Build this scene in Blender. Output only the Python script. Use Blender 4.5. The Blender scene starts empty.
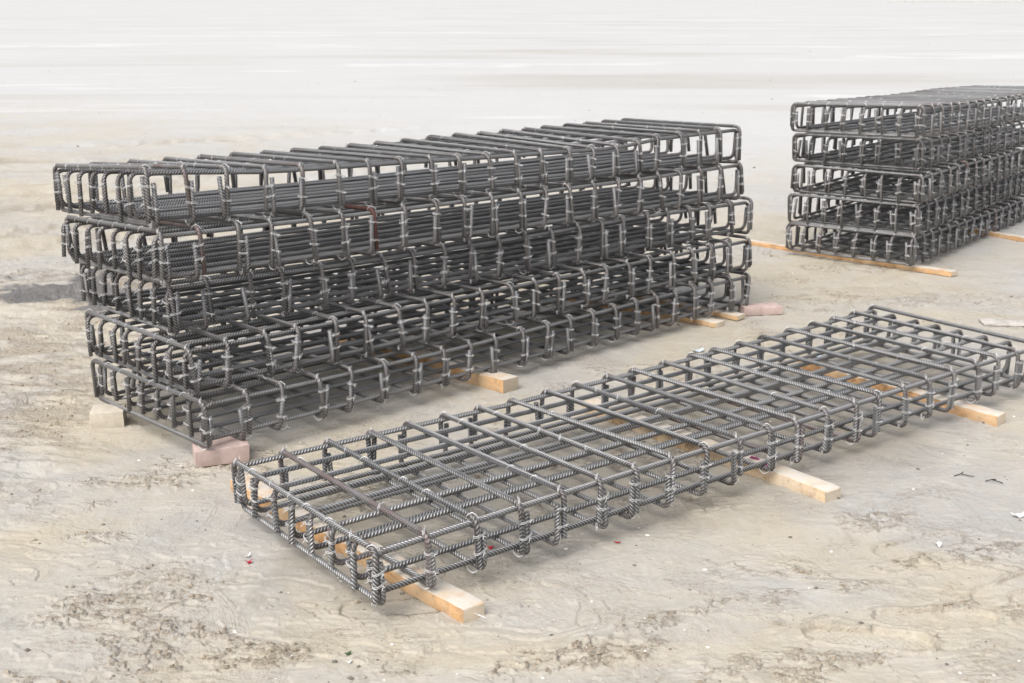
import bpy, math, random
import numpy as np
from mathutils import Vector, Matrix

C = bpy.context.scene
R = math.radians
random.seed(7)
rng = np.random.default_rng(11)

# ------------------------------------------------------------------ camera, sky, sun, exposure
cam_d = bpy.data.cameras.new('camera')
cam = bpy.data.objects.new('camera', cam_d)
C.collection.objects.link(cam)
cam.location = (0, 0, 1.837)
cam.rotation_euler = (R(90 - 15.54), 0, 0)
cam_d.sensor_width = 36
cam_d.lens = 1234 / 1024 * 36
cam_d.clip_start = 0.05
cam_d.clip_end = 5000
cam_d.dof.use_dof = True
cam_d.dof.focus_distance = 4.3
cam_d.dof.aperture_fstop = 9.0
C.camera = cam

w = bpy.data.worlds.new('World')
C.world = w
w.use_nodes = True
nt = w.node_tree
bg = nt.nodes['Background']
sky = nt.nodes.new('ShaderNodeTexSky')
sky.sky_type = 'NISHITA'
sky.sun_disc = False
SUN_EL, SUN_AZ = 55, 215          # azimuth clockwise from +Y
sky.sun_elevation = R(SUN_EL)
sky.sun_rotation = R(SUN_AZ)
sky.air_density = 1.0
sky.dust_density = 6.0
sky.ozone_density = 1.0
hs = nt.nodes.new('ShaderNodeHueSaturation')      # overcast: the sky's blue mostly washed out
hs.inputs['Saturation'].default_value = 0.35
nt.links.new(sky.outputs[0], hs.inputs['Color'])
nt.links.new(hs.outputs[0], bg.inputs[0])
bg.inputs[1].default_value = 0.15
sd = bpy.data.lights.new('sun', 'SUN')
sd.energy = 0.80
sd.angle = R(45)
sd.color = (1.0, 0.965, 0.92)
sun = bpy.data.objects.new('sun', sd)
C.collection.objects.link(sun)
az, el = R(SUN_AZ), R(SUN_EL)
to_sun = Vector((math.sin(az) * math.cos(el), math.cos(az) * math.cos(el), math.sin(el)))
sun.rotation_euler = to_sun.to_track_quat('Z', 'Y').to_euler()
sun.location = (0, 0, 10)
vs = C.view_settings
vs.view_transform = 'Standard'
vs.look = 'None'
vs.exposure = 0.57
vs.gamma = 1
vs.use_curve_mapping = False


# ------------------------------------------------------------------ node helpers
def new_mat(name):
    m = bpy.data.materials.new(name)
    m.use_nodes = True
    n = m.node_tree.nodes
    return m, m.node_tree, n['Principled BSDF']


def noise(t, scale, detail=4, rough=0.55, vec=None, dist=0.0):
    n = t.nodes.new('ShaderNodeTexNoise')
    n.inputs['Scale'].default_value = scale
    n.inputs['Detail'].default_value = detail
    n.inputs['Roughness'].default_value = rough
    n.inputs['Distortion'].default_value = dist
    if vec is not None:
        t.links.new(vec, n.inputs['Vector'])
    return n.outputs['Fac']


def ramp(t, fac, stops):
    n = t.nodes.new('ShaderNodeValToRGB')
    e = n.color_ramp.elements
    while len(e) < len(stops):
        e.new(0.5)
    for i, (p, c) in enumerate(stops):
        e[i].position = p
        e[i].color = (c, c, c, 1) if isinstance(c, (int, float)) else (*c, 1)
    t.links.new(fac, n.inputs[0])
    return n.outputs[0]


def mixc(t, fac, a, b, mode='MIX'):
    n = t.nodes.new('ShaderNodeMix')
    n.data_type = 'RGBA'
    n.blend_type = mode
    for s, v in ((n.inputs[0], fac), (n.inputs[6], a), (n.inputs[7], b)):
        if isinstance(v, (int, float)):
            s.default_value = v
        elif isinstance(v, tuple):
            s.default_value = (*v, 1)
        else:
            t.links.new(v, s)
    return n.outputs[2]


def mth(t, op, a, b=None, c=None):
    n = t.nodes.new('ShaderNodeMath')
    n.operation = op
    for i, v in enumerate((a, b, c)):
        if v is None:
            continue
        if isinstance(v, (int, float)):
            n.inputs[i].default_value = v
        else:
            t.links.new(v, n.inputs[i])
    return n.outputs[0]


def bump(t, bs, h, strength, dist, prev=None):
    n = t.nodes.new('ShaderNodeBump')
    n.inputs['Strength'].default_value = strength
    n.inputs['Distance'].default_value = dist
    t.links.new(h, n.inputs['Height'])
    if prev is not None:
        t.links.new(prev, n.inputs['Normal'])
    t.links.new(n.outputs[0], bs.inputs['Normal'])
    return n.outputs[0]


# ------------------------------------------------------------------ materials
def steel_material():
    m, t, b = new_mat('ribbed_steel')
    uv = t.nodes.new('ShaderNodeUVMap')
    sep = t.nodes.new('ShaderNodeSeparateXYZ')
    t.links.new(uv.outputs[0], sep.inputs[0])
    u, v = sep.outputs[0], sep.outputs[1]
    # slanted ribs that reverse on the other half of the bar
    tri = mth(t, 'ABSOLUTE', mth(t, 'SUBTRACT', mth(t, 'FRACT', v), 0.5))
    ph = mth(t, 'ADD', mth(t, 'MULTIPLY', u, 2 * math.pi / 0.0130), mth(t, 'MULTIPLY', tri, 22.0))
    face = mth(t, 'POWER', mth(t, 'MAXIMUM', mth(t, 'SINE', mth(t, 'MULTIPLY', tri, 2 * math.pi)), 0.0), 0.6)
    rib = mth(t, 'MULTIPLY', face, mth(t, 'POWER', mth(t, 'MULTIPLY_ADD', mth(t, 'SINE', ph), 0.5, 0.5), 2.0))
    oi = t.nodes.new('ShaderNodeObjectInfo')
    rnd = oi.outputs['Random']
    # some bars are smoother worn than others
    g = t.nodes.new('ShaderNodeNewGeometry')
    n1 = noise(t, 9, 5, 0.6, g.outputs['Position'])
    n2 = noise(t, 70, 4, 0.6, g.outputs['Position'])
    base = ramp(t, n1, [(0.30, (0.036, 0.038, 0.042)), (0.70, (0.105, 0.110, 0.117))])
    base = mixc(t, mth(t, 'MULTIPLY', mth(t, 'POWER', rnd, 2.0), 0.60), base, (0.23, 0.233, 0.238))
    dust = mth(t, 'MULTIPLY', rib, 0.62)
    base = mixc(t, dust, base, (0.66, 0.655, 0.645))
    # sky sheen painted paler on up-facing steel, mixed with a little dust
    ns = t.nodes.new('ShaderNodeSeparateXYZ')
    t.links.new(g.outputs['True Normal'], ns.inputs[0])
    sky_sheen = mth(t, 'MULTIPLY', ramp(t, ns.outputs[2], [(0.55, 0.0), (0.95, 1.0)]), ramp(t, n1, [(0.25, 0.15), (0.70, 0.40)]))
    base = mixc(t, sky_sheen, base, (0.42, 0.415, 0.40))
    rust_f = ramp(t, n2, [(0.60, 0.0), (0.72, 0.50)])
    base = mixc(t, rust_f, base, (0.115, 0.070, 0.050))
    heavy = ramp(t, rnd, [(0.975, 0.0), (0.985, 0.6)])
    base = mixc(t, mth(t, 'MULTIPLY', heavy, ramp(t, n1, [(0.35, 0.0), (0.6, 1.0)])), base, (0.13, 0.060, 0.045))
    at = t.nodes.new('ShaderNodeAttribute')
    at.attribute_name = 'bend'
    base = mixc(t, mth(t, 'MULTIPLY', at.outputs['Fac'], 0.40), base, (0.105, 0.082, 0.072))
    t.links.new(base, b.inputs['Base Color'])
    b.inputs['Metallic'].default_value = 0.5
    b.inputs['Roughness'].default_value = 0.42
    bn = bump(t, b, rib, 0.9, 0.0022)
    bump(t, b, n2, 0.25, 0.001, bn)
    return m


def wire_material():
    m, t, b = new_mat('galvanised_wire')
    b.inputs['Base Color'].default_value = (0.70, 0.70, 0.70, 1)
    b.inputs['Metallic'].default_value = 0.3
    b.inputs['Roughness'].default_value = 0.38
    return m


def wood_material(name, c1, c2, c3):
    m, t, b = new_mat(name)
    tc = t.nodes.new('ShaderNodeTexCoord')
    mp = t.nodes.new('ShaderNodeMapping')
    mp.inputs['Scale'].default_value = (1.2, 16, 16)
    t.links.new(tc.outputs['Object'], mp.inputs[0])
    n1 = noise(t, 3.0, 6, 0.6, mp.outputs[0], 0.6)
    n2 = noise(t, 5, 4, 0.6, tc.outputs['Object'])
    n3 = noise(t, 60, 3, 0.6, tc.outputs['Object'])
    base = ramp(t, n1, [(0.32, c2), (0.5, c1), (0.7, c1)])
    base = mixc(t, ramp(t, noise(t, 15, 6, 0.7, tc.outputs['Object']), [(0.47, 0.0), (0.64, 0.75)]), base, (0.20, 0.095, 0.045))
    base = mixc(t, ramp(t, n2, [(0.44, 0.0), (0.62, 0.8)]), base, c3)
    base = mixc(t, ramp(t, n3, [(0.62, 0.0), (0.75, 0.5)]), base, (0.16, 0.12, 0.09))
    # end grain and top are dusted with dry silt
    g = t.nodes.new('ShaderNodeNewGeometry')
    s = t.nodes.new('ShaderNodeSeparateXYZ')
    t.links.new(g.outputs['Normal'], s.inputs[0])
    up = ramp(t, s.outputs[2], [(0.5, 0.0), (0.9, 1.0)])
    n4 = noise(t, 11, 5, 0.6, tc.outputs['Object'])
    base = mixc(t, mth(t, 'MULTIPLY', up, ramp(t, n4, [(0.33, 0.35), (0.52, 0.96)])), base, (0.56, 0.52, 0.46))
    so = t.nodes.new('ShaderNodeSeparateXYZ')
    t.links.new(tc.outputs['Normal'], so.inputs[0])
    endf = mth(t, 'GREATER_THAN', mth(t, 'ABSOLUTE', so.outputs[0]), 0.8)
    base = mixc(t, mth(t, 'MULTIPLY', endf, 0.8), base, (0.62, 0.55, 0.44))
    t.links.new(base, b.inputs['Base Color'])
    b.inputs['Roughness'].default_value = 0.85
    bn = bump(t, b, n1, 0.6, 0.004)
    bump(t, b, n3, 0.4, 0.002, bn)
    return m


def brick_material(name, c1, c2):
    m, t, b = new_mat(name)
    tc = t.nodes.new('ShaderNodeTexCoord')
    n1 = noise(t, 22, 6, 0.65, tc.outputs['Object'])
    n2 = noise(t, 150, 3, 0.6, tc.outputs['Object'])
    base = ramp(t, n1, [(0.35, c2), (0.6, c1)])
    base = mixc(t, ramp(t, n2, [(0.60, 0.0), (0.72, 0.5)]), base, (0.55, 0.50, 0.45))
    t.links.new(base, b.inputs['Base Color'])
    b.inputs['Roughness'].default_value = 0.9
    bn = bump(t, b, n1, 0.5, 0.006)
    bump(t, b, n2, 0.5, 0.002, bn)
    return m


def plain(name, col, rough=0.7, metal=0.0, var=0.25):
    m, t, b = new_mat(name)
    tc = t.nodes.new('ShaderNodeTexCoord')
    n1 = noise(t, 40, 4, 0.6, tc.outputs['Object'])
    d = tuple(max(0, c * (1 - var)) for c in col)
    t.links.new(ramp(t, n1, [(0.35, d), (0.65, col)]), b.inputs['Base Color'])
    b.inputs['Roughness'].default_value = rough
    b.inputs['Metallic'].default_value = metal
    bump(t, b, n1, 0.3, 0.002)
    return m


def ground_material():
    m, t, b = new_mat('silt_ground')
    g = t.nodes.new('ShaderNodeNewGeometry')
    pos = g.outputs['Position']
    at = t.nodes.new('ShaderNodeAttribute')
    at.attribute_name = 'crumb'
    crumb = at.outputs['Fac']
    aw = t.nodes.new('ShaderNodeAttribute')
    aw.attribute_name = 'damp_shade'
    damp_shade = aw.outputs['Fac']
    n_big = noise(t, 0.75, 6, 0.6, pos, 0.8)
    n_mid = noise(t, 4.5, 7, 0.62, pos, 0.4)
    n_fine = noise(t, 60, 6, 0.65, pos)
    n_grain = noise(t, 420, 3, 0.6, pos)
    beige = (0.425, 0.384, 0.304)
    grey = (0.370, 0.361, 0.342)
    base = mixc(t, ramp(t, n_big, [(0.42, 0.0), (0.60, 1.0)]), beige, grey)
    base = mixc(t, ramp(t, n_mid, [(0.45, 0.0), (0.64, 0.55)]), base, (0.455, 0.425, 0.375))
    base = mixc(t, ramp(t, n_mid, [(0.26, 0.40), (0.42, 0.0)]), base, (0.34, 0.295, 0.230))
    n_sw = noise(t, 2.2, 8, 0.68, pos, 2.2)
    base = mixc(t, ramp(t, n_sw, [(0.40, 0.0), (0.47, 0.22), (0.50, 0.0), (0.56, 0.20), (0.60, 0.0)]), base, (0.290, 0.240, 0.180))
    base = mixc(t, ramp(t, n_sw, [(0.60, 0.0), (0.74, 0.5)]), base, (0.50, 0.485, 0.455))
    # crumbled earth
    cf = mth(t, 'MULTIPLY', crumb, ramp(t, noise(t, 120, 5, 0.6, pos), [(0.42, 1.0), (0.54, 0.30)]))
    base = mixc(t, cf, base, (0.225, 0.172, 0.115))
    n_scuff = noise(t, 1.9, 6, 0.66, pos, 1.2)
    scuff = mth(t, 'MULTIPLY_ADD', ramp(t, n_scuff, [(0.50, 0.0), (0.62, 1.0)]), 0.94, 0.06)
    base = mixc(t, mth(t, 'MULTIPLY', scuff, ramp(t, n_fine, [(0.36, 0.70), (0.48, 0.0)])), base, (0.245, 0.195, 0.140))
    base = mixc(t, ramp(t, n_fine, [(0.58, 0.0), (0.70, 0.35)]), base, (0.52, 0.50, 0.46))
    # dark grit
    vo = t.nodes.new('ShaderNodeTexVoronoi')
    vo.inputs['Scale'].default_value = 26
    vo.inputs['Randomness'].default_value = 1
    t.links.new(pos, vo.inputs['Vector'])
    sepc = t.nodes.new('ShaderNodeSeparateColor')
    t.links.new(vo.outputs['Color'], sepc.inputs[0])
    dot = mth(t, 'LESS_THAN', vo.outputs['Distance'], mth(t, 'MULTIPLY', mth(t, 'POWER', sepc.outputs[0], 5.0), 0.16))
    base = mixc(t, mth(t, 'MULTIPLY', dot, 0.75), base, (0.15, 0.13, 0.115))
    # paler ground farther out, in long swept bands
    mp = t.nodes.new('ShaderNodeMapping')
    mp.inputs['Scale'].default_value = (0.05, 0.19, 1)
    mp.inputs['Rotation'].default_value = (0, 0, 0.06)
    t.links.new(pos, mp.inputs[0])
    n_str = noise(t, 1.0, 7, 0.62, mp.outputs[0], 0.5)
    sp = t.nodes.new('ShaderNodeSeparateXYZ')
    t.links.new(pos, sp.inputs[0])
    # the paler ground starts nearer on the right than on the left
    edge = mth(t, 'ADD', sp.outputs[1], mth(t, 'MULTIPLY', sp.outputs[0], 0.60))
    edge = mth(t, 'ADD', edge, mth(t, 'MULTIPLY', mth(t, 'SUBTRACT', n_big, 0.5), 9.0))
    far = mth(t, 'SMOOTH_MIN', 1.0, mth(t, 'MAXIMUM', 0.0, mth(t, 'DIVIDE', mth(t, 'SUBTRACT', edge, 9.0), 10.0)), 0.1)
    pale = ramp(t, n_str, [(0.26, (0.39, 0.377, 0.345)), (0.40, (0.44, 0.433, 0.415)), (0.49, (0.485, 0.483, 0.475)), (0.58, (0.47, 0.467, 0.459)), (0.62, (0.56, 0.56, 0.556)), (0.655, (0.475, 0.472, 0.463)), (0.76, (0.43, 0.424, 0.408))])
    base = mixc(t, far, base, pale)
    # wet earth at the left, and the shade painted under the foreground cage
    base = mixc(t, damp_shade, base, (0.150, 0.142, 0.135))
    t.links.new(base, b.inputs['Base Color'])
    rg = mth(t, 'SUBTRACT', 0.82, mth(t, 'MULTIPLY', damp_shade, 0.45))
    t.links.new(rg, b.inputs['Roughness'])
    b.inputs['Specular IOR Level'].default_value = 0.5
    hs = mth(t, 'ADD', n_mid, mth(t, 'MULTIPLY', n_fine, mth(t, 'ADD', mth(t, 'MULTIPLY_ADD', scuff, 0.40, 0.03), mth(t, 'MULTIPLY', crumb, 1.2))))
    bn = bump(t, b, hs, 0.75, 0.025)
    bump(t, b, n_grain, 0.25, 0.0016, bn)
    return m


M_steel = steel_material()
M_wire = wire_material()
M_wood = wood_material('orange_softwood', (0.60, 0.365, 0.175), (0.44, 0.215, 0.085), (0.58, 0.42, 0.26))
M_wood_pale = wood_material('pale_softwood', (0.60, 0.46, 0.29), (0.46, 0.31, 0.16), (0.62, 0.52, 0.40))
M_pink = brick_material('pink_concrete', (0.50, 0.385, 0.35), (0.40, 0.305, 0.275))
M_pale_brick = brick_material('pale_concrete', (0.56, 0.51, 0.42), (0.46, 0.41, 0.335))
M_ground = ground_material()


# ------------------------------------------------------------------ numpy noise for the terrain
def _hash(ix, iy, seed):
    h = (ix.astype(np.int64) * 374761393 + iy.astype(np.int64) * 668265263 + seed * 974711) & 0xFFFFFFFF
    h = ((h ^ (h >> 13)) * 1274126177) & 0xFFFFFFFF
    return ((h ^ (h >> 16)) & 0xFFFF) / 65535.0


def vnoise(x, y, seed=0):
    ix, iy = np.floor(x), np.floor(y)
    fx, fy = x - ix, y - iy
    u, v = fx * fx * fx * (fx * (fx * 6 - 15) + 10), fy * fy * fy * (fy * (fy * 6 - 15) + 10)
    a, b_ = _hash(ix, iy, seed), _hash(ix + 1, iy, seed)
    c, d = _hash(ix, iy + 1, seed), _hash(ix + 1, iy + 1, seed)
    return (a * (1 - u) + b_ * u) * (1 - v) + (c * (1 - u) + d * u) * v


def fbm(x, y, seed=0, oct_=5, gain=0.5):
    s, a, n = 0, 1, 0
    for o in range(oct_):
        s = s + a * vnoise(x * 2 ** o + o * 17.3, y * 2 ** o - o * 9.1, seed + o)
        n += a
        a *= gain
    return s / n


def sstep(a, b_, x):
    t_ = np.clip((x - a) / (b_ - a), 0, 1)
    return t_ * t_ * (3 - 2 * t_)


def terrain(x, y):
    """height, crumbled mask, and mask of wet earth plus painted shade at world points"""
    wx = x + 0.25 * (fbm(x * 1.3, y * 1.3, 3, 4) - 0.5)
    wy = y + 0.25 * (fbm(x * 1.3, y * 1.3, 9, 4) - 0.5)
    h = 0.020 * (fbm(wx * 0.6, wy * 0.6, 1, 4) - 0.5)
    # thin overlapping sheets of dried silt: curved small steps
    q = fbm(wx * 1.5 + 4, wy * 2.6, 21, 6, 0.52) * 11
    fr = q - np.floor(q)
    sheet = np.floor(q) + sstep(0.0, 0.10, fr)
    near = 1 - sstep(7.0, 16.0, y)
    ragged = sstep(0.42, 0.62, fbm(wx * 1.1 + 7, wy * 1.1, 27, 4))
    h = h + 0.0070 * (sheet - q) * near * (0.25 + 0.75 * ragged)
    stepm = (1 - sstep(0.0, 0.16, fr)) * near * sstep(0.50, 0.66, fbm(wx * 1.1 + 7, wy * 1.1, 27, 4))
    # crumbled patches where boots and tyres broke the crust
    cm = np.zeros_like(x)
    for cx, cy, rx, ry, ang, k in CRUMBS:
        ca, sa = math.cos(ang), math.sin(ang)
        dx, dy = x - cx, y - cy
        a_, b_ = (dx * ca + dy * sa) / rx, (-dx * sa + dy * ca) / ry
        d = np.sqrt(a_ * a_ + b_ * b_) + 1.5 * (fbm(x * 9, y * 9, 33, 5, 0.6) - 0.5)
        cm = np.maximum(cm, k * (1 - sstep(0.55, 0.95, d)))
    gen = sstep(0.59, 0.70, fbm(wx * 1.6 + 2, wy * 2.0 + 5, 41, 6, 0.58))
    clear = sstep(0.0, 0.5, np.abs(x - 0.5) - 0.1) * 0 + 1
    cm = np.maximum(cm, 0.75 * gen * near * clear)
    cm = np.maximum(cm, 0.45 * stepm * vnoise(x * 9, y * 9, 14))
    lump = fbm(wx * 34, wy * 44, 51, 4, 0.66)
    rn = 1 - np.abs(2 * fbm(wx * 9 + 3, wy * 16, 53, 5, 0.62) - 1)
    squig = sstep(0.80, 0.985, rn)
    area = cm * 0.72
    h = h + area * (0.024 * (lump - 0.45) + 0.010 * squig + 0.010 * (fbm(x * 8, y * 8, 58, 3) - 0.45))
    cm = area * np.clip(0.10 + 1.2 * squig + 2.2 * (0.45 - lump), 0.0, 1)
    h = h + 0.0022 * (fbm(x * 18, y * 18, 61, 4, 0.6) - 0.5)
    # boot prints
    for fx, fy, ang, dep in BOOTS:
        ca, sa = math.cos(ang), math.sin(ang)
        dx, dy = x - fx, y - fy
        a_, b_ = dx * ca + dy * sa, -dx * sa + dy * ca
        wdt = 0.048 + 0.010 * np.sin((a_ + 0.15) / 0.30 * math.pi) - 0.010 * np.exp(-((a_ + 0.03) / 0.05) ** 2)
        e = np.maximum(np.abs(a_) - 0.145, 0)
        dd = np.sqrt(e ** 2 + b_ ** 2) - wdt + 0.010 * (vnoise(x * 40, y * 40, 5) - 0.5)
        ins = 1 - sstep(-0.004, 0.007, dd)
        tread = 0.5 + 0.5 * np.sin(a_ * 2 * math.pi / 0.022) * np.sign(np.sin(b_ * 2 * math.pi / 0.030))
        rim = np.exp(-((dd - 0.010) / 0.010) ** 2) * (0.2 + 0.8 * vnoise(x * 11 + 3, y * 11, 15))
        h = h * (1 - 0.6 * ins) - dep * ins * (0.75 + 0.25 * tread) + dep * 0.55 * rim
        wall = (1 - sstep(0.0, 0.012, np.abs(dd))) * sstep(0.35, 0.7, vnoise(x * 7, y * 7, 18))
        cm = np.maximum(cm * (1 - ins), np.maximum(0.5 * wall, 0.4 * rim * (0.3 + 0.7 * vnoise(x * 30, y * 30, 8))))
    # wheel ruts sweeping behind the stack on the left
    for off, amp in ((0.0, 0.022), (0.45, 0.018), (1.9, 0.02), (2.5, 0.015), (3.6, 0.02), (4.6, 0.02), (5.3, 0.02), (6.6, 0.022), (7.4, 0.02), (9.2, 0.02)):
        yc = 7.0 + off + 0.055 * (x + 7) ** 2 + 0.25 * np.sin(x * 0.7 + off)
        dd = np.abs(y - yc)
        msk = (1 - sstep(-2.2, -0.5, x)) * (1 - sstep(0.10, 0.22, dd))
        lug = 2 * vnoise(x * 9, y * 9, 19) - 1
        h = h - msk * 1.5 * amp * (0.8 + 0.2 * lug) + amp * np.exp(-((dd - 0.26) / 0.06) ** 2) * (1 - sstep(-2.2, -0.5, x))
        cm = np.maximum(cm, 0.75 * (1 - sstep(-2.2, -0.5, x)) * (1 - sstep(0.22, 0.36, dd)) * sstep(0.35, 0.75, vnoise(x * 2.0, (y - yc) * 26, 23)) * sstep(0.2, 0.6, vnoise(x * 1.1, y * 1.1, 29)))
    # wavy disturbed earth left of the stack
    lft = (1 - sstep(-2.2, -1.4, x)) * (1 - sstep(7.5, 9.5, y)) * sstep(3.6, 4.2, y)
    wv = fbm(x * 2.2 + y * 1.2, y * 5.0, 71, 6, 0.58)
    h = h + lft * (0.075 * (wv - 0.5) + 0.02 * np.abs(2 * fbm(x * 3 + 1, y * 7, 73, 5, 0.6) - 1))
    cm = np.maximum(cm, lft * (0.50 * sstep(0.50, 0.60, fbm(x * 2.4, y * 5.5, 77, 6, 0.66)) + 0.35 * sstep(0.50, 0.40, wv) if False else 0.55 * sstep(0.50, 0.62, fbm(x * 2.4, y * 6.5, 77, 7, 0.68))))
    # damp dark patch
    dx, dy = (x + 2.85) / 0.70, (y - 7.8) / 0.50
    dm = 1 - sstep(0.55, 1.0, np.sqrt(dx ** 2 + dy ** 2) + 2.8 * (fbm(x * 3.5, y * 6, 81, 6, 0.65) - 0.5))
    h = h + dm * 0.03 * (fbm(x * 9, y * 14, 83, 4, 0.6) - 0.5)
    # shade under the foreground cage, painted as a ragged greyer patch
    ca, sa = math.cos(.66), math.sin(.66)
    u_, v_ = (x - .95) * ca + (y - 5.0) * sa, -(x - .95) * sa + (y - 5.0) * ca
    cage_shade = np.sqrt((u_ / 2.3) ** 2 + (v_ / 0.68) ** 2) + 0.9 * (fbm(x * 1.7, y * 1.7, 95, 6, 0.6) - 0.5)
    dm = np.maximum(dm, 0.30 * (1 - sstep(0.65, 1.0, cage_shade)))
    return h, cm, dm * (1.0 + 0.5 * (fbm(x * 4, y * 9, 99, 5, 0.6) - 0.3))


CRUMBS = [(-1.25, 3.45, 0.26, 0.09, 0.35, 1.0), (-0.95, 3.32, 0.25, 0.07, -0.2, 0.9), (-0.72, 3.18, 0.22, 0.12, 0.1, 1.0),
          (0.20, 3.20, 0.34, 0.09, 0.35, 1.0), (0.48, 3.42, 0.30, 0.06, 0.5, 0.8), (0.92, 3.16, 0.25, 0.07, 0.1, 0.8),
          (1.30, 4.12, 0.22, 0.10, 0.4, 0.9), (1.52, 3.86, 0.34, 0.08, 0.3, 0.9), (0.86, 3.80, 0.22, 0.06, 0.0, 0.6),
          (1.06, 3.62, 0.28, 0.05, 0.2, 0.6), (1.36, 3.48, 0.20, 0.05, 0.4, 0.8), (-1.5, 4.0, 0.3, 0.06, 0.2, 0.6),
          (-1.2, 3.75, 0.2, 0.04, 0.5, 0.5), (0.65, 3.1, 0.15, 0.05, 0.2, 0.6), (-0.35, 3.12, 0.12, 0.05, 0.2, 0.7),
          (2.6, 6.0, 0.5, 0.12, 0.3, 0.6), (2.3, 6.9, 0.9, 0.15, 0.2, 0.5), (2.9, 7.6, 1.0, 0.2, 0.1, 0.5), (1.5, 8.1, 0.8, 0.15, 0.0, 0.5)]
BOOTS = [(1.06, 3.30, -0.22, 0.014), (1.30, 3.42, -0.05, 0.009), (1.62, 3.62, 0.6, 0.004), (1.42, 3.95, 0.45, 0.005),
         (-0.35, 3.50, 0.15, 0.003), (-1.95, 4.4, 0.6, 0.010), (-2.1, 5.1, 0.8, 0.010), (1.75, 3.6, 0.5, 0.01)]


def finish(o, label=None, cat=None, group=None, kind=None):
    if label: o['label'] = label
    if cat: o['category'] = cat
    if group: o['group'] = group
    if kind: o['kind'] = kind
    return o


def link_mesh(name, verts, faces, mat, parent=None, smooth=True):
    me = bpy.data.meshes.new(name)
    me.from_pydata([tuple(v) for v in verts], [], faces)
    me.materials.append(mat)
    if smooth:
        me.polygons.foreach_set('use_smooth', [True] * len(me.polygons))
    me.update()
    o = bpy.data.objects.new(name, me)
    C.collection.objects.link(o)
    if parent is not None:
        o.parent = parent
    return o


def build_ground():
    ys = [-30.0, -10.0, 0.0, 1.5, 2.3]
    y = 2.75
    while y < 9.0:
        ys.append(y)
        y += max(0.0042, y * y / 1234 / 1.837 * 0.95)
    while y < 60:
        ys.append(y)
        y *= 1.012
    while y < 4500:
        ys.append(y)
        y *= 1.09
    ys.append(4600)
    ys = np.array(ys)
    tn = np.concatenate([[-12, -5, -2.2, -1.2, -0.8], np.linspace(-0.62, 0.62, 980), [0.8, 1.2, 2.2, 5, 12]])
    T, Y = np.meshgrid(tn, ys)
    X = T * (np.maximum(Y, 2.75))
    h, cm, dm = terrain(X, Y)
    far = 1 - sstep(20, 60, np.hypot(X, Y))
    h = h * far
    n, k = len(ys), len(tn)
    co = np.stack([X, Y, h], -1).reshape(-1, 3)
    idx = np.arange(n * k).reshape(n, k)
    f = np.stack([idx[:-1, :-1], idx[:-1, 1:], idx[1:, 1:], idx[1:, :-1]], -1).reshape(-1, 4)
    me = bpy.data.meshes.new('ground')
    me.vertices.add(len(co))
    me.vertices.foreach_set('co', co.ravel())
    me.loops.add(f.size)
    me.loops.foreach_set('vertex_index', f.ravel().astype(np.int32))
    me.polygons.add(len(f))
    me.polygons.foreach_set('loop_start', np.arange(0, f.size, 4, dtype=np.int32))
    me.polygons.foreach_set('loop_total', np.full(len(f), 4, dtype=np.int32))
    me.polygons.foreach_set('use_smooth', np.ones(len(f), dtype=bool))
    for nm, arr in (('crumb', cm), ('damp_shade', dm)):
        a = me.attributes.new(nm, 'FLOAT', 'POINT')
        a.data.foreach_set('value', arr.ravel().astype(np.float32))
    me.update()
    me.validate()
    me.materials.append(M_ground)
    o = bpy.data.objects.new('ground', me)
    C.collection.objects.link(o)
    finish(o, 'pale beige silt yard with crumbled patches, boot prints and tyre ruts', None, None, 'structure')
    return o


def ground_z(x, y):
    return float(terrain(np.array([float(x)]), np.array([float(y)]))[0][0])


build_ground()

# ------------------------------------------------------------------ rebar cages
D = 0.0200          # bar diameter


def fillet(pts, rad, seg=6):
    """polyline with rounded corners; returns points and a bend weight per point"""
    out, bw = [np.array(pts[0], float)], [0.0]
    for i in range(1, len(pts) - 1):
        p0, p1, p2 = (np.array(pts[j], float) for j in (i - 1, i, i + 1))
        a, b_ = p0 - p1, p2 - p1
        la, lb = np.linalg.norm(a), np.linalg.norm(b_)
        a, b_ = a / la, b_ / lb
        th = math.acos(max(-1, min(1, float(a @ b_))))
        d = min(rad / math.tan(th / 2), la * .49, lb * .49)
        r = d * math.tan(th / 2)
        bis = (a + b_) / np.linalg.norm(a + b_)
        c = p1 + bis * (r / math.sin(th / 2))
        s, e = p1 + a * d - c, p1 + b_ * d - c
        tot = math.pi - th
        for k in range(seg + 1):
            q = k / seg
            v = (math.sin((1 - q) * tot) * s + math.sin(q * tot) * e) / math.sin(tot)
            out.append(c + v)
            bw.append(1.0)
    out.append(np.array(pts[-1], float))
    bw.append(0.0)
    return out, bw


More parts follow.
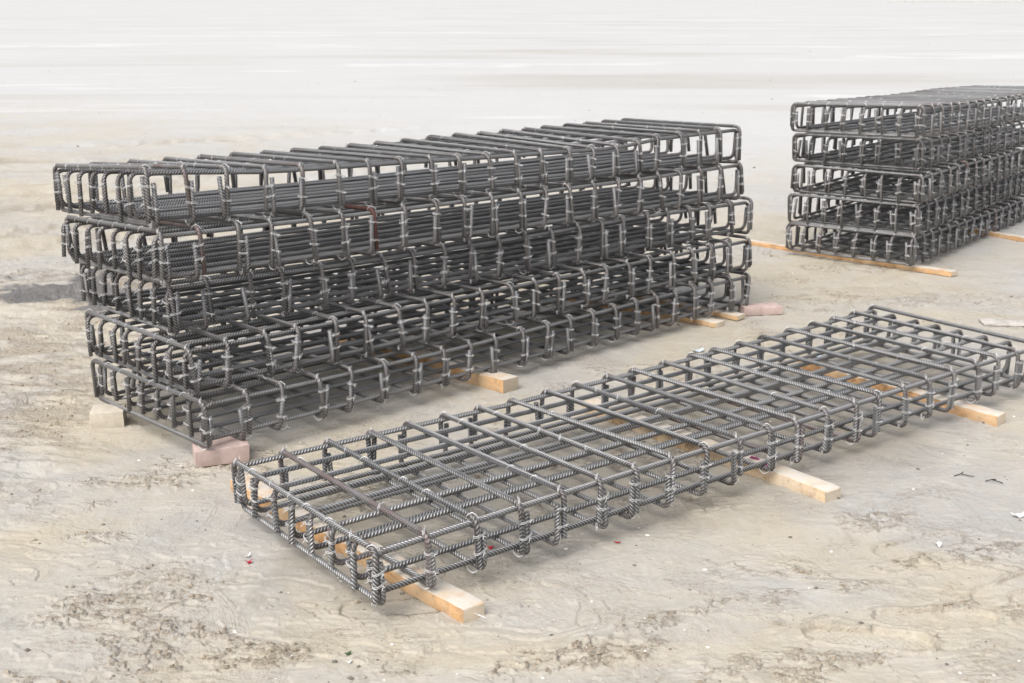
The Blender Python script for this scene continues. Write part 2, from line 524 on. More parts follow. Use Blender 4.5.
def bar_mesh(name, pts, rad, step, sides, ribs, seg=6, deform=None):
    P, B = fillet(pts, rad, seg)
    Q, W = [P[0]], [B[0]]
    for i in range(1, len(P)):
        L = np.linalg.norm(P[i] - P[i - 1])
        n = max(1, int(round(L / step)))
        for k in range(1, n + 1):
            q = k / n
            Q.append(P[i - 1] * (1 - q) + P[i] * q)
            if n <= 2:
                W.append(B[i - 1] * (1 - q) + B[i] * q)
            else:
                dist = min(q, 1 - q) * L
                near = B[i - 1] if q < .5 else B[i]
                W.append(near * max(0.0, 1 - dist / 0.02))
    Q = np.array(Q)
    if deform is not None:
        Q = deform(Q)
    n = len(Q)
    tg = np.gradient(Q, axis=0)
    tg /= np.linalg.norm(tg, axis=1)[:, None]
    plane_n = np.cross(Q[-1] - Q[0], Q[n // 2] - Q[0])
    # bars lie in a plane: the plane's normal is a stable side vector
    a, b_ = np.array(pts[0], float) - np.array(pts[1], float), np.array(pts[2], float) - np.array(pts[1], float)
    pn = np.cross(a, b_)
    pn /= np.linalg.norm(pn)
    U = pn - tg * (tg @ pn)[:, None]
    U /= np.linalg.norm(U, axis=1)[:, None]
    V = np.cross(tg, U)
    sl = np.concatenate([[0], np.cumsum(np.linalg.norm(np.diff(Q, axis=0), axis=1))]) + random.random() * 3
    ang = np.arange(sides) / sides * 2 * math.pi
    r0 = D / 2
    rr = np.full((n, sides), r0)
    v0 = random.random()
    if ribs:
        v = ang / (2 * math.pi) + v0
        tri = np.abs((v % 1) - 0.5)
        ph = sl[:, None] * 2 * math.pi / 0.0130 + tri[None, :] * 22.0
        rr = r0 - 0.0006 + 0.0015 * np.sin(2 * math.pi * tri)[None, :] ** 0.6 * (0.5 + 0.5 * np.sin(ph)) ** 2
    co = Q[:, None, :] + rr[..., None] * (np.cos(ang)[None, :, None] * U[:, None, :] + np.sin(ang)[None, :, None] * V[:, None, :])
    co = co.reshape(-1, 3)
    i0 = np.arange(n - 1)[:, None] * sides
    j = np.arange(sides)[None, :]
    j1 = (j + 1) % sides
    f = np.stack([i0 + j, i0 + j1, i0 + sides + j1, i0 + sides + j], -1).reshape(-1, 4)
    ends = [list(range(sides))[::-1], [(n - 1) * sides + q for q in range(sides)]]
    uvs = np.stack([np.stack([np.broadcast_to(sl[:-1, None], (n - 1, sides)), np.broadcast_to(j / sides + v0, (n - 1, sides))], -1),
                    np.stack([np.broadcast_to(sl[:-1, None], (n - 1, sides)), np.broadcast_to((j + 1) / sides + v0, (n - 1, sides))], -1),
                    np.stack([np.broadcast_to(sl[1:, None], (n - 1, sides)), np.broadcast_to((j + 1) / sides + v0, (n - 1, sides))], -1),
                    np.stack([np.broadcast_to(sl[1:, None], (n - 1, sides)), np.broadcast_to(j / sides + v0, (n - 1, sides))], -1)], 2).reshape(-1, 2)
    me = bpy.data.meshes.new(name)
    nf = len(f)
    me.vertices.add(len(co))
    me.vertices.foreach_set('co', co.ravel())
    loops = np.concatenate([f.ravel(), np.array(ends[0] + ends[1])]).astype(np.int32)
    me.loops.add(len(loops))
    me.loops.foreach_set('vertex_index', loops)
    me.polygons.add(nf + 2)
    me.polygons.foreach_set('loop_start', np.concatenate([np.arange(nf) * 4, [nf * 4, nf * 4 + sides]]).astype(np.int32))
    me.polygons.foreach_set('loop_total', np.concatenate([np.full(nf, 4), [sides, sides]]).astype(np.int32))
    me.polygons.foreach_set('use_smooth', np.concatenate([np.ones(nf), [0, 0]]).astype(bool))
    uvl = me.uv_layers.new(name='UVMap')
    full = np.concatenate([uvs, np.zeros((2 * sides, 2))]).astype(np.float32)
    uvl.data.foreach_set('uv', full.ravel())
    at = me.attributes.new('bend', 'FLOAT', 'POINT')
    at.data.foreach_set('value', np.repeat(np.array(W), sides).astype(np.float32))
    me.update()
    me.materials.append(M_steel)
    return me


def tube_from(paths, r, sides=5):
    V, F = [], []
    for P in paths:
        P = np.array(P, float)
        n = len(P)
        tg = np.gradient(P, axis=0)
        tg /= np.linalg.norm(tg, axis=1)[:, None] + 1e-12
        up = np.array([0.31, 0.22, 0.93])
        b0 = len(V)
        for i in range(n):
            u = np.cross(tg[i], up)
            if np.linalg.norm(u) < 1e-3: u = np.cross(tg[i], [1, 0, 0])
            u /= np.linalg.norm(u)
            v = np.cross(tg[i], u)
            for k in range(sides):
                a = 2 * math.pi * k / sides
                V.append(P[i] + r * (math.cos(a) * u + math.sin(a) * v))
        for i in range(n - 1):
            for k in range(sides):
                k1 = (k + 1) % sides
                F.append((b0 + i * sides + k, b0 + i * sides + k1, b0 + (i + 1) * sides + k1, b0 + (i + 1) * sides + k))
        F.append(tuple(b0 + k for k in range(sides))[::-1])
        F.append(tuple(b0 + (n - 1) * sides + k for k in range(sides)))
    return V, F


RW = 0.0010       # wire radius


def lap_tie_mesh(i):
    """wire wrapped round two upright bars lying side by side along X (local), with twisted tails"""
    rs = random.Random(i)
    paths = []
    tilt = rs.uniform(-0.35, 0.35)
    for c in range(2):
        ring = []
        for k in range(15):
            a = 2 * math.pi * k / 14
            x = (D * 1.04 + 0.001) * math.cos(a)
            x = math.copysign(min(abs(x) * 1.25, D + 0.0022), x)
            y = (D / 2 + 0.0022) * math.sin(a) * (1.0 if abs(math.cos(a)) > .8 else 1.06)
            ring.append((x, y, 0.0025 * (c - .5) * 2 + tilt * x + 0.001 * math.sin(a * 2 + i)))
        paths.append(ring)
    L = rs.uniform(0.005, 0.018)
    d = Vector((rs.uniform(-.8, .8), -1.0, rs.uniform(-.9, .7))).normalized()
    s = Vector((rs.uniform(-.01, .01), -D / 2 - 0.002, 0))
    for q in (-1, 1):
        e = d + Vector((q * .35, 0, q * .25))
        paths.append([s, s + d * L * .4, s + e * L])
    return tube_from(paths, RW, 5)


def cross_tie_mesh(i):
    """diagonal wire over a crossing: upper bar along Y, lower along X, origin on the upper bar's axis"""
    rs = random.Random(100 + i)
    paths = []
    sgn = 1 if i % 2 else -1
    r = D / 2 + 0.002
    pts = []
    for k in range(11):
        q = -1 + 2 * k / 10
        ln = 0.0145
        x, y = q * ln, q * ln * sgn
        z = r * 1.02 * math.cos(min(1, abs(q)) * math.pi / 2) ** .55 - abs(q) * 0.5 * r - (D * .9 if abs(q) > .98 else 0) * .3
        pts.append((x, y, z))
    paths.append(pts)
    paths.append([(x + 0.0028, y - 0.0028 * sgn, z) for x, y, z in pts])
    L = rs.uniform(0.005, 0.02)
    s = Vector((0.014, 0.014 * sgn, -0.004))
    d = Vector((rs.uniform(.1, 1), rs.uniform(-.8, .8), rs.uniform(-.3, .9))).normalized()
    paths.append([s, s + d * L * .5, s + d * L + Vector((0, 0, rs.uniform(-.006, .006)))])
    return tube_from(paths, RW, 5)


def mesh_only(name, VF, mat):
    me = bpy.data.meshes.new(name)
    me.from_pydata([tuple(v) for v in VF[0]], [], VF[1])
    me.polygons.foreach_set('use_smooth', [True] * len(me.polygons))
    me.materials.append(mat)
    me.update()
    return me


LAP = [mesh_only('wire_tie', lap_tie_mesh(i), M_wire) for i in range(6)]
CROSS = [mesh_only('wire_tie', cross_tie_mesh(i), M_wire) for i in range(6)]
LAP_VF = [lap_tie_mesh(i) for i in range(6)]
CROSS_VF = [cross_tie_mesh(i) for i in range(6)]

W_C = 0.9634
S_T = 0.17502
NT, NL = 22, 8


M_rust = plain('rusted_steel', (0.125, 0.058, 0.048), 0.8, 0.2, 0.4)


def make_cage(name, label, group, x, y, z, yaw, ta, tb, h, toff=None, ztf=None, ztb=None, hi=False, seed=0, cat='steel cage', ties=2, length_scale=1.0, rusty=()):
    """origin at the near front bottom corner; local X runs along the length, Y across the width"""
    rs = random.Random(seed * 31 + 5)
    root = bpy.data.objects.new(name, None)
    root.empty_display_size = 0.1
    C.collection.objects.link(root)
    a = Vector((math.cos(yaw), math.sin(yaw), ta)).normalized()
    b_ = Vector((-math.sin(yaw), math.cos(yaw), tb))
    b_ = (b_ - a * b_.dot(a)).normalized()
    c = a.cross(b_)
    mtx = Matrix((a, b_, c)).transposed().to_4x4()
    mtx.translation = Vector((x, y, z))
    root.matrix_world = mtx
    finish(root, label, cat, group)
    S = S_T * length_scale
    jt = .013 if not hi else .009
    xs = [k * S + (toff.get(k, 0) if toff else 0) + (rs.uniform(-jt, jt) if not toff else rs.uniform(-.002, .002)) for k in range(NT)]
    Lx = (NT - 1) * S
    zf = ztf if ztf else {0: rs.uniform(-.008, .014), 5: rs.uniform(-.012, .008), 10: rs.uniform(-.016, .006), 16: rs.uniform(-.012, .010), 21: rs.uniform(-.004, .014)}
    zb = ztb if ztb else {0: rs.uniform(-.008, .014), 5: rs.uniform(-.012, .008), 10: rs.uniform(-.016, .006), 16: rs.uniform(-.012, .010), 21: rs.uniform(-.004, .014)}
    kf, vf = np.array(sorted(zf)) * S, np.array([zf[k] for k in sorted(zf)])
    kb, vb = np.array(sorted(zb)) * S, np.array([zb[k] for k in sorted(zb)])

    def deform(Q):
        Q = np.array(Q)
        t_ = np.clip(Q[:, 1] / W_C, 0, 1)
        fz = np.interp(Q[:, 0], kf, vf)
        bz = np.interp(Q[:, 0], kb, vb)
        # the top mat follows the profile fully, the bottom mat half of it
        wgt = 0.25 + 0.75 * np.clip(Q[:, 2] / h, 0, 1)
        Q[:, 2] += (fz * (1 - t_) + bz * t_) * wgt
        return Q

    sides = 16 if hi else 8
    lap_spots = []
    # transverse bars: upper U hooks down, lower U hooks up, side by side
    for k in range(NT):
        sgn = rs.choice((-1, 1)) if k not in (0, NT - 1) else (1 if k == 0 else -1)
        xk = xs[k]
        for top in (True, False):
            j1, j2 = rs.uniform(-.006, .006), rs.uniform(-.006, .006)
            tt_ = .012 if hi else .022
            t1, t2 = rs.uniform(-tt_, tt_), rs.uniform(-tt_, tt_)
            xo = xk + (0 if top else sgn * (D + .0015))
            if not top and k in (0, NT - 1):
                xo = xk + sgn * (D + .0015) if k == 0 else xk - (D + .0015)
            lo, hi_ = 0.012 + rs.uniform(-.008, .02), h - 0.030 - rs.uniform(0, .03)
            if top:
                zt = h + rs.uniform(-.002, .003)
                pts = [(xo + t1, -j1 * .4, lo), (xo + j1, 0, zt), (xo + j2, W_C, zt), (xo + t2, W_C + j2 * .4, lo + rs.uniform(-.005, .02))]
            else:
                zt = rs.uniform(-.003, .002)
                pts = [(xo + t1, j1 * .4, hi_), (xo + j1, 0, zt), (xo + j2, W_C, zt), (xo + t2, W_C + j2 * .4, hi_ - rs.uniform(0, .02))]
            me = bar_mesh('transverse_bar', pts, 0.038 if top else 0.025, 0.0028 if hi else 0.16, sides, hi, 9 if hi else 5, deform)
            o = bpy.data.objects.new('transverse_bar', me)
            C.collection.objects.link(o)
            o.parent = root
            if top and k in rusty:
                me.materials[0] = M_rust
                o['label'] = 'stirrup bar rusted red brown'
            if top:
                lap_spots.append((k, xk + sgn * (D / 2) + (0 if k not in (0, NT - 1) else 0), t1, xo))
    # longitudinal bars
    yl = [0.023 + (W_C - 0.046) * i / (NL - 1) + (rs.uniform(-.010, .010) if 0 < i < NL - 1 else 0) for i in range(NL)]
    for i in range(NL):
        sg = 1 if i < NL - 1 else -1
        for top in (True, False):
            yy = yl[i] + (0 if top else sg * (D + .0015)) + (rs.uniform(-.012, .012) if (not top and 0 < i < NL - 1) else 0)
            t1, t2 = rs.uniform(-.018, .018), rs.uniform(-.018, .018)
            e1, e2 = rs.uniform(-.008, .003), rs.uniform(-.008, .003)
            lo, hi_ = 0.006 + rs.uniform(-.014, .02), h - 0.028 - rs.uniform(0, .03)
            off = 0.012
            bowy = rs.uniform(-.006, .006)
            if top:
                zt = h - D - .0005
                pts = [(-off - e1 - .008, yy + t1, lo), (-off, yy, zt), (Lx + off, yy + bowy, zt), (Lx + off + e2 + .008, yy + t2, lo + rs.uniform(-.01, .02))]
            else:
                zt = D + .0005
                pts = [(-off + .004 - e1, yy + t1, hi_), (-off + .006, yy, zt), (Lx + off - .006, yy + bowy, zt), (Lx + off + e2, yy + t2, hi_ + rs.uniform(-.02, .01))]
            me = bar_mesh('lengthwise_bar', pts, 0.038, 0.0028 if hi else 0.16, sides, hi, 9 if hi else 5, deform)
            o = bpy.data.objects.new('lengthwise_bar', me)
            C.collection.objects.link(o)
            o.parent = root
    # binding wire
    tie_list = []
    dz = lambda px, py, pz: float(deform(np.array([[px, py, pz]]))[0, 2])

    def add_tie(kind, p, rz, big):
        tie_list.append((big, kind, p, rz, rs.randrange(6)))
    for k, xc, t1, xo in lap_spots:
        for zz in (h * .68, h * .36)[:ties]:
            q = 1 - (zz - .01) / h
            add_tie('lap', (xc + t1 * q * .5, -.001, dz(xc, 0, zz + rs.uniform(-.012, .012))), rs.uniform(-.1, .1), 3)
        if rs.random() < .6:
            add_tie('lap', (xc, W_C, dz(xc, W_C, h * .55)), math.pi, 1)
    for i in range(NL):
        sg = 1 if i < NL - 1 else -1
        for zz in (h * .66, h * .38)[:ties]:
            yc = yl[i] + sg * D / 2
            add_tie('lap', (-.014, yc, dz(0, yc, zz + rs.uniform(-.012, .012))), -math.pi / 2, 3)
        add_tie('lap', (Lx + .014, yl[i] + sg * D / 2, dz(Lx, yl[i], h * .5)), math.pi / 2, 2)
    for k in range(NT):
        for i in range(NL):
            edge_ = i in (0, NL - 1)
            if edge_ or (k in (0, NT - 1)) or rs.random() < .35:
                add_tie('cross', (xs[k], yl[i], dz(xs[k], yl[i], h)), rs.uniform(-.2, .2), 2 if edge_ or k == 0 else 1)
            if i == 0 and ties > 1:
                add_tie('crosslow', (xs[k], yl[i], dz(xs[k], yl[i], 0)), rs.uniform(-.2, .2), 2)
    tie_list.sort(key=lambda q: -q[0])
    cap = 100
    for big, kind, p, rz, vi in tie_list[:cap]:
        o = bpy.data.objects.new('wire_tie', (LAP if kind == 'lap' else CROSS)[vi])
        C.collection.objects.link(o)
        o.parent = root
        o.location = p
        o.rotation_euler = (math.pi if kind == 'crosslow' else 0, 0, rz)
    V, F = [], []
    for big, kind, p, rz, vi in tie_list[cap:]:
        vv, ff = (LAP_VF if kind == 'lap' else CROSS_VF)[vi]
        m = Matrix.Translation(p) @ Matrix.Rotation(rz, 4, 'Z')
        if kind == 'crosslow': m = m @ Matrix.Rotation(math.pi, 4, 'X')
        b0 = len(V)
        V += [m @ Vector(v) for v in vv]
        F += [tuple(q + b0 for q in f_) for f_ in ff]
    if V:
        o = link_mesh('binding_wire', V, F, M_wire, root)
        o['kind'] = 'stuff'
    return root


G = 0.065
toff_front = {0: -.020, 1: -.010, 2: .0, 3: .013, 4: .009, 5: .005, 6: .003, 7: .003, 8: .008, 9: .003, 10: .006, 11: -.010, 12: .002, 13: .013, 14: -.008,
              15: -.010, 16: -.010, 17: .003, 18: .014, 19: .008, 20: .0, 21: -.01}
make_cage('rebar_cage', 'single low rebar cage lying alone on timber battens in the foreground', 'steel reinforcement cages in the yard',
          -.3898, 3.3941, .0016 + G, .6613, -.0002, -.0102, .182, toff_front,
          {0: -.003, 3: .005, 6: .006, 12: -.003, 18: .004, 21: .003}, {0: .007, 3: 0, 7: -.014, 12: -.009, 17: .001, 21: .015}, hi=True, seed=1)

LEFT = [(-1.2135, 4.7053, .0201, .7674, -.0104, -.0154, .187), (-1.2964, 4.7667, .2232, .7394, -.0057, -.0337, .1891),
        (-1.3911, 4.9282, .4351, .6986, -.0036, -.0515, .1859), (-1.3988, 4.8282, .6696, .7234, -.0100, -.0532, .1981),
        (-1.4240, 4.8560, .8900, .7205, -.0107, -.0474, .2007)]
LAB_L = ['bottom rebar cage of the near left stack, resting on bricks and timber', 'second rebar cage from the bottom of the near left stack',
         'middle rebar cage of the near left stack of five', 'second rebar cage from the top of the near left stack',
         'topmost rebar cage of the near left stack, its front edge sagging']
toff_sb = {0: -.03, 1: 0, 2: .002, 3: .012, 4: .017, 5: .024, 6: .022, 7: .02, 8: .02, 9: .013, 10: .018, 11: .02, 12: .015, 13: .01, 14: .006, 15: .004, 16: .002,
           17: -.005, 18: 0, 19: -.01, 20: -.008, 21: -.005}
toff_tt = {0: -.007, 1: -.018, 2: -.01, 3: -.002, 4: .002, 5: .004, 6: .003, 7: .002, 8: -.002, 9: -.006, 10: 0, 11: .004, 12: .007, 13: .018, 14: .018, 15: .018,
           16: .018, 17: 0, 18: .01, 19: .005, 20: 0, 21: 0}
for i, q in enumerate(LEFT):
    kw = {}
    if i == 0: kw = dict(toff=toff_sb, ztf={0: .006, 3: -.005, 8: -.012, 12: -.004, 16: .009, 21: .003}, ztb={0: 0, 21: 0})
    if i == 3: kw = dict(rusty=(6,))
    if i == 4: kw = dict(toff=toff_tt, ztf={0: .042, 1: .032, 3: .003, 7: -.012, 9: -.022, 12: -.033, 15: -.044, 16: -.030, 17: -.012, 21: 0},
                         ztb={0: 0, 8: -.010, 12: .006, 16: .013, 21: .021})
    make_cage('rebar_cage', LAB_L[i], 'steel reinforcement cages in the yard', q[0], q[1], q[2] + G - .002, *q[3:6], [.190, .196, .200, .205, .2007][i], seed=10 + i, **kw)

RIGHT = [(2.7752, 8.3757, -.0128, .9028, -.0100, .0036, .1807), (2.7948, 8.3922, .208, .915, -.004, -.0100, .1815),
         (2.7984, 8.3820, .4259, .8936, -.004, -.0062, .1849), (2.8091, 8.5000, .6423, .885, -.012, -.0120, .1811),
         (2.7600, 8.3600, .8760, .8960, -.0215, -.0120, .1845)]
LAB_R = ['bottom rebar cage of the farther right stack, on thin timber battens', 'second rebar cage from the bottom of the farther right stack',
         'middle rebar cage of the farther right stack of five', 'second rebar cage from the top of the farther right stack',
         'topmost rebar cage of the farther right stack']
for i, q in enumerate(RIGHT):
    make_cage('rebar_cage', LAB_R[i], 'steel reinforcement cages in the yard', q[0], q[1], q[2] + G - .006, *q[3:6], .196, seed=30 + i)


# ------------------------------------------------------------------ timber and bricks
def rough_box(name, L, Wd, H_, mat, bev=0.004, wob=0.002, seed=0, nx=24, notch=0.0, parent=None):
    """a sawn block, origin at the centre of its underside, long axis X, with softened uneven edges"""
    import bmesh
    rs = random.Random(seed)
    bm = bmesh.new()
    bmesh.ops.create_cube(bm, size=1)
    for v in bm.verts:
        v.co = Vector((v.co.x * L, v.co.y * Wd, (v.co.z + .5) * H_))
    le = [e for e in bm.edges if abs((e.verts[0].co - e.verts[1].co).x) > L * .5]
    bmesh.ops.subdivide_edges(bm, edges=le, cuts=nx, use_grid_fill=True)
    long_e = [e for e in bm.edges if len(e.link_faces) == 2 and e.calc_face_angle(0) > 1.0]
    bmesh.ops.bevel(bm, geom=long_e, offset=bev, segments=2, affect='EDGES', profile=.6)
    ph = [rs.uniform(0, 6) for _ in range(6)]
    for v in bm.verts:
        x = v.co.x
        v.co.y += wob * math.sin(x * 13 + ph[0]) + wob * .6 * math.sin(x * 41 + ph[1]) + wob * .5 * rs.uniform(-1, 1)
        v.co.z += (wob * math.sin(x * 11 + ph[2]) + wob * .5 * rs.uniform(-1, 1)) * (1 if v.co.z > H_ * .5 else .3)
        v.co.x += wob * rs.uniform(-1, 1) + (wob * 3 * math.sin(v.co.y * 50 + ph[3]) if abs(x) > L * .49 else 0)
    me = bpy.data.meshes.new(name)
    bm.to_mesh(me)
    bm.free()
    me.polygons.foreach_set('use_smooth', [True] * len(me.polygons))
    me.set_sharp_from_angle(angle=R(35))
    me.materials.append(mat)
    o = bpy.data.objects.new(name, me)
    C.collection.objects.link(o)
    if parent: o.parent = parent
    return o


def beam(p, q, Wd, H_, mat, label, z=0.0, seed=0, name='timber_batten', cat='batten', group='timber battens under the cages'):
    p, q = Vector((*p, 0)), Vector((*q, 0))
    d = q - p
    o = rough_box(name, d.length, Wd, H_, mat, seed=seed, nx=int(d.length * 24) + 4)
    m = (p + q) / 2
    o.location = (m.x, m.y, z)
    o.rotation_euler = (0, 0, math.atan2(d.y, d.x))
    finish(o, label, cat, group)
    return o


BH = 0.050
beam((-0.118, 3.415), (-1.06, 4.475), 0.085, BH, M_wood, 'orange timber batten under the near end of the foreground cage', seed=1)
b2 = beam((1.215, 4.345), (0.36, 5.42), 0.085, BH, M_wood_pale, 'pale timber batten with magenta paint under the middle of the foreground cage', seed=2)
beam((2.185, 5.21), (1.50, 6.10), 0.085, BH, M_wood, 'clean yellow timber batten under the far end of the foreground cage', seed=3)
beam((-0.01, 5.70), (-0.95, 6.62), 0.10, 0.066, M_wood, 'short-ended timber batten poking out under the middle of the near left stack', seed=4)
beam((1.21, 6.93), (0.35, 7.60), 0.09, 0.030, M_wood, 'split timber board under the far end of the near left stack, front one', seed=5)
beam((1.36, 7.09), (0.52, 7.85), 0.08, 0.030, M_wood, 'split timber board under the far end of the near left stack, rear one', seed=6)
beam((3.03, 8.27), (1.83, 9.42), 0.075, 0.036, M_wood, 'long thin orange timber batten under the near end of the right stack', seed=7)
beam((4.25, 9.20), (3.35, 10.45), 0.075, 0.038, M_wood, 'thin timber batten poking out under the right stack at the photo edge', seed=8)
# magenta paint daub on the pale batten
M_mag = plain('magenta_paint', (0.36, 0.07, 0.17), 0.7)


def daub(parent, cx, cy, z, rx, ry, seed, mat, name='paint_mark'):
    rs = random.Random(seed)
    n = 18
    rim = [(cx + rx * (1 + rs.uniform(-.35, .35)) * math.cos(2 * math.pi * k / n), cy + ry * (1 + rs.uniform(-.35, .35)) * math.sin(2 * math.pi * k / n)) for k in range(n)]
    V = [(a, b_, z) for a, b_ in rim] + [(a, b_, z + .0022) for a, b_ in rim]
    F = [tuple(range(n, 2 * n))] + [(k, (k + 1) % n, n + (k + 1) % n, n + k) for k in range(n)]
    return link_mesh(name, V, F, mat, parent, smooth=False)


Lb2 = (Vector((1.215, 4.345)) - Vector((0.36, 5.42))).length
daub(b2, -Lb2 / 2 + .315, .010, BH + .0015, .024, .014, 3, M_mag)
daub(b2, -Lb2 / 2 + .40, -.014, BH + .0015, .022, .012, 4, M_mag)


def brick(x, y, z, ang, L, Wd, H_, mat, label, seed, cat='brick', name='concrete_brick'):
    o = rough_box(name, L, Wd, H_, mat, bev=.005, wob=.0022, seed=seed, nx=10)
    o.location = (x, y, z)
    o.rotation_euler = (R(random.uniform(-1, 1)), R(random.uniform(-1, 1)), ang)
    finish(o, label, cat, 'bricks propping the near left stack')
    return o


brick(-1.205, 4.80, 0, R(22), .215, .16, .070, M_pink, 'pink concrete paver block under the near corner of the left stack', 11)
brick(-1.80, 5.23, 0, R(12), .14, .13, .075, M_pale_brick, 'dusty pale block under the back left corner of the left stack', 12)
brick(1.50, 7.25, 0, R(8), .24, .12, .050, M_pink, 'faded pink block beyond the far end of the left stack', 13)


# ------------------------------------------------------------------ small litter on the silt
def rock(name, x, y, sx, sy, sz, mat, seed, rz=0, label=None, cat=None, group=None):
    rs = random.Random(seed)
    import bmesh
    bm = bmesh.new()
    bmesh.ops.create_icosphere(bm, subdivisions=2, radius=1)
    for v in bm.verts:
        k = 1 + .35 * (math.sin(v.co.x * 3 + seed) * math.cos(v.co.y * 4 + seed * 2)) + rs.uniform(-.12, .12)
        v.co = Vector((v.co.x * sx * k, v.co.y * sy * k, v.co.z * sz * k))
    me = bpy.data.meshes.new(name)
    bm.to_mesh(me)
    bm.free()
    me.materials.append(mat)
    o = bpy.data.objects.new(name, me)
    C.collection.objects.link(o)
    o.location = (x, y, ground_z(x, y) + sz * .35)
    o.rotation_euler = (0, 0, rz)
    finish(o, label, cat, group)
    return o


M_white = plain('white_plastic', (0.80, 0.79, 0.76), 0.5)
M_red = plain('red_petal', (0.42, 0.012, 0.030), 0.6)
M_dark = plain('dark_bark', (0.035, 0.030, 0.026), 0.8)
M_green = plain('green_leaf', (0.05, 0.10, 0.03), 0.6)
M_blue = plain('pale_blue_plastic', (0.55, 0.64, 0.70), 0.5)
M_slab = plain('pale_slab', (0.52, 0.49, 0.45), 0.9)


def flake(name, x, y, L, Wd, mat, seed, rz, label, cat, lift=.006, n=9, group=None):
    """thin crumpled scrap: irregular outline, curled surface, real thickness"""
    rs = random.Random(seed)
    V, F = [], []
    m = 14
    rim = []
    for k in range(m):
        a = 2 * math.pi * k / m
        r = 1 + rs.uniform(-.3, .25)
        rim.append((math.cos(a) * L / 2 * r, math.sin(a) * Wd / 2 * r))
    for s in (0, 1):
        V.append((0, 0, lift * .3 + s * .0015))
        for a, b_ in rim:
            V.append((a, b_, lift * (a / L * 2) ** 2 + lift * .5 * rs.random() + s * .0015))
    for k in range(m):
        k1 = (k + 1) % m
        F.append((0, 1 + k1, 1 + k))
        F.append((m + 1, m + 2 + k, m + 2 + k1))
        F.append((1 + k, 1 + k1, m + 2 + k1, m + 2 + k))
    o = link_mesh(name, V, F, mat, None, False)
    o.location = (x, y, ground_z(x, y) + .002)
    o.rotation_euler = (0, 0, rz)
    finish(o, label, cat, group)
    return o


flake('petal', -.885, 3.80, .022, .016, M_red, 1, .3, 'red scrap on open silt left of the foreground cage', 'litter', .008)
flake('plastic_scrap', -.90, 3.855, .022, .013, M_white, 2, 1, 'tiny white scrap beside the red scrap on open silt', 'litter')
flake('petal', -.075, 3.93, .024, .014, M_red, 3, .1, 'dark red scrap lying under the foreground cage', 'litter', .006)
flake('petal', .37, 3.97, .026, .010, M_red, 4, .1, 'dull red sliver on the silt in front of the foreground cage', 'litter', .004)
flake('leaf_scrap', -.476, 3.21, .022, .010, M_green, 5, .6, 'tiny green leaf scrap at the bottom edge of the yard', 'leaf')
flake('plastic_scrap', -.468, 3.165, .016, .011, M_white, 6, .2, 'white crumb beside the green leaf scrap', 'litter')
flake('plastic_scrap', 1.483, 3.95, .020, .036, M_white, 7, .0, 'pointed white scrap standing in the crumbled silt at right', 'litter', .014)
flake('plastic_scrap', 1.86, 4.19, .060, .030, M_white, 8, .2, 'largest white scrap, at the right edge below the foreground cage', 'litter', .012)
flake('plastic_scrap', 1.00, 6.40, .075, .050, M_blue, 9, .4, 'pale blue plastic scrap behind the foreground cage', 'litter', .016)
flake('plastic_scrap', 2.00, 5.98, .11, .045, M_white, 10, .2, 'white sheet scrap under the far end of the foreground cage', 'litter', .012)
flake('plastic_scrap', 2.19, 5.85, .07, .030, M_white, 11, .5, 'small white strip near the far right corner of the foreground cage', 'litter', .012)
flake('plastic_scrap', 1.62, 6.28, .05, .03, M_blue, 12, .5, 'pale scrap inside the far left corner of the foreground cage', 'litter', .012)
o = rough_box('stone_slab', .30, .13, .012, M_slab, bev=.003, wob=.003, seed=21, nx=8)
o.location = (2.90, 6.98, .004)
o.rotation_euler = (0, 0, R(-6))
finish(o, 'thin flat pale slab lying on the silt at the right edge', 'slab')


def twig(pts, r, label, seed):
    V, F = tube_from([[(x, y, ground_z(x, y) + z) for x, y, z in pts]] + ([[(pts[1][0], pts[1][1], ground_z(pts[1][0], pts[1][1]) + pts[1][2]),
                     (pts[1][0] + .012, pts[1][1] - .012 + .018 * (seed % 2), ground_z(*pts[1][:2]) + .014)]]), r, 6)
    o = link_mesh('twig', V, F, M_dark)
    finish(o, label, 'twig', 'dark twigs on the silt')
    return o


twig([(1.76, 4.59, .004), (1.79, 4.60, .008), (1.82, 4.585, .005), (1.835, 4.575, .008)], .0018, 'dark forked twig, left of two below the far batten', 1)
twig([(1.865, 4.535, .004), (1.89, 4.54, .008), (1.915, 4.525, .006), (1.925, 4.515, .003)], .0020, 'dark curled twig, right of two below the far batten', 2)
twig([(.395, 4.20, .004), (.42, 4.215, .006), (.45, 4.22, .010), (.47, 4.235, .006)], .0022, 'thin dark twig against the front edge of the foreground cage', 3)

# nail in the end of the near batten
V, F = tube_from([[(0, 0, 0), (.03, 0, .001), (.055, .002, 0)]], .0016, 6)
nail = link_mesh('nail', V, F, M_wire)
nail.parent = None
nb = [ob for ob in bpy.data.objects if ob.get('label', '').startswith('orange timber batten under the near end')][0]
nail.parent = nb
nail.location = (-(Vector((-0.118, 3.415)) - Vector((-1.06, 4.475))).length / 2 - .05, -.01, .024)
nail.rotation_euler = (0, 0, R(10))

# scattered grit and pebbles: nobody could count them
M_grit = plain('grit', (0.20, 0.18, 0.155), 0.9, var=.5)
M_chips = plain('pale_chips', (0.74, 0.72, 0.68), 0.8)


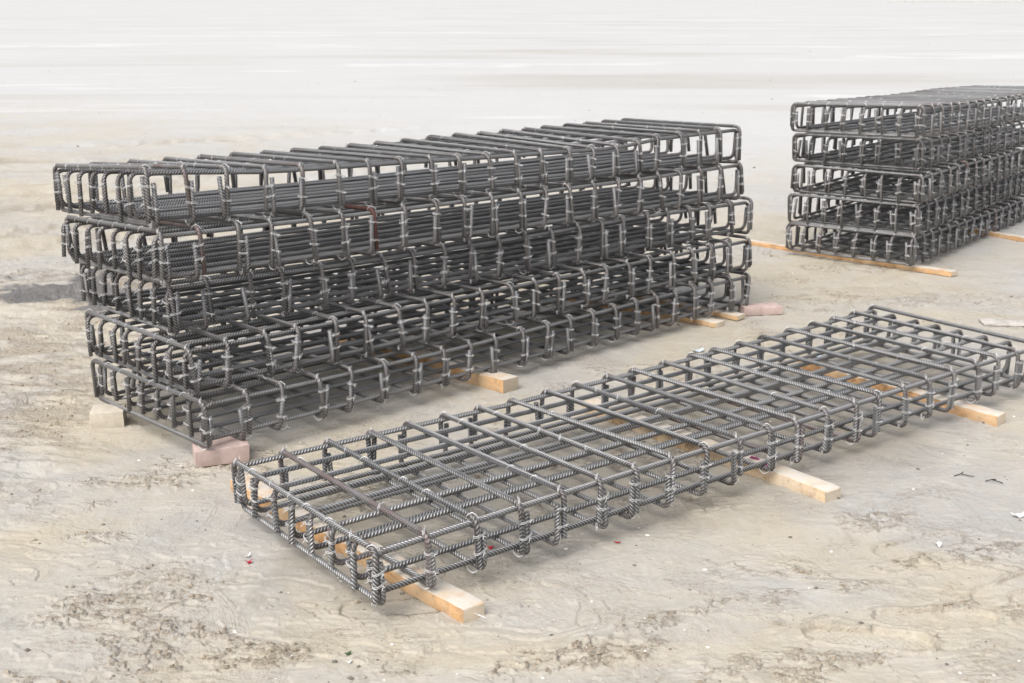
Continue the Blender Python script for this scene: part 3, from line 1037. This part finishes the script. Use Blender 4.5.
def scatter(name, n, size, mat, seed, label, ymax=26.0, ymin=2.9):
    g = np.random.default_rng(seed)
    # evenly random over the wedge of yard, thicker close by
    yy = ymin + (ymax - ymin) * g.random(n) ** 2.0
    xx = (g.random(n) - .5) * 1.05 * yy
    z0, _, _ = terrain(xx, yy)
    base = np.array([(1, 0, 0), (-1, 0, 0), (0, 1, 0), (0, -1, 0), (0, 0, 1), (0, 0, -1)], float)
    tri = np.array([(0, 2, 4), (2, 1, 4), (1, 3, 4), (3, 0, 4), (2, 0, 5), (1, 2, 5), (3, 1, 5), (0, 3, 5)])
    s = size * (0.35 + 1.3 * g.random(n) ** 4.0)
    V = base[None] * (s[:, None, None] * (0.6 + .6 * g.random((n, 6, 1))) * np.array([1, 1, .55])) 
    an = g.random(n) * 6.3
    ca, sa = np.cos(an)[:, None], np.sin(an)[:, None]
    X = V[..., 0] * ca - V[..., 1] * sa
    Y = V[..., 0] * sa + V[..., 1] * ca
    co = np.stack([X + xx[:, None], Y + yy[:, None], V[..., 2] + (z0 + s * .15)[:, None]], -1).reshape(-1, 3)
    F = (tri[None] + (np.arange(n) * 6)[:, None, None]).reshape(-1, 3)
    o = link_mesh(name, co, F.tolist(), mat, None, False)
    finish(o, label, 'grit', None, 'stuff')
    return o


def earth_crumbs():
    g = np.random.default_rng(77)
    yy = 2.95 + 6.5 * g.random(90000) ** 1.6
    xx = (g.random(90000) - .5) * 1.0 * yy
    z0, cm, _ = terrain(xx, yy)
    keep = g.random(90000) < np.clip(cm - .12, 0, 1) * .55
    xx, yy, z0 = xx[keep], yy[keep], z0[keep]
    n = len(xx)
    base = np.array([(1, 0, 0), (-1, 0, 0), (0, 1, 0), (0, -1, 0), (0, 0, 1), (0, 0, -1)], float)
    tri = np.array([(0, 2, 4), (2, 1, 4), (1, 3, 4), (3, 0, 4), (2, 0, 5), (1, 2, 5), (3, 1, 5), (0, 3, 5)])
    s = .0028 + .0075 * g.random(n) ** 3
    an = g.random(n) * 6.3
    V = base[None] * (s[:, None, None] * (0.5 + .9 * g.random((n, 6, 1))) * np.array([1, 1, .7]))
    ca, sa = np.cos(an)[:, None], np.sin(an)[:, None]
    co = np.stack([V[..., 0] * ca - V[..., 1] * sa + xx[:, None], V[..., 0] * sa + V[..., 1] * ca + yy[:, None], V[..., 2] + (z0 + s * .25)[:, None]], -1).reshape(-1, 3)
    F = (tri[None] + (np.arange(n) * 6)[:, None, None]).reshape(-1, 3)
    o = link_mesh('earth_crumbs', co, F.tolist(), M_crumb, None, False)
    finish(o, 'loose crumbs of broken silt crust', None, None, 'stuff')


M_crumb = plain('earth_crumb', (0.36, 0.30, 0.225), 0.95, var=.45)
earth_crumbs()
scatter('dark_grit', 1100, .0070, M_grit, 5, 'dark grit scattered over the pale silt')
scatter('pale_chips', 600, .0062, M_chips, 6, 'pale stone chips scattered over the silt')

scatter('mud_clods', 110, .024, M_grit, 8, 'small dark mud clods scattered over the far yard', 90.0, 13.0)


# ------------------------------------------------------------------ far pale barrier at the edge of the yard
def far_barrier():
    root = bpy.data.objects.new('barrier', None)
    C.collection.objects.link(root)
    root.location = (235, 600, 0)
    finish(root, 'long low white barrier far off at the edge of the yard, top right', 'barrier')
    M_b = plain('white_barrier_paint', (0.60, 0.59, 0.57), 0.7)
    M_p = plain('barrier_post_paint', (0.62, 0.60, 0.57), 0.8)
    r = rough_box('panel', 120, .3, .10, M_b, bev=.05, wob=.02, seed=3, nx=30, parent=root)
    r.location = (0, .3, 0)
    V, F = [], []
    for k in range(90):
        x0 = -60 + k * 1.33
        p = rough_box('post', .5, .35, .7, M_p, bev=.03, wob=.01, seed=k % 5, nx=2, parent=root) if k == 0 else None
        if k == 0:
            proto = p
        else:
            p = proto.copy()
            C.collection.objects.link(p)
            p.parent = root
        p.location = (x0, 0, 0)


far_barrier()
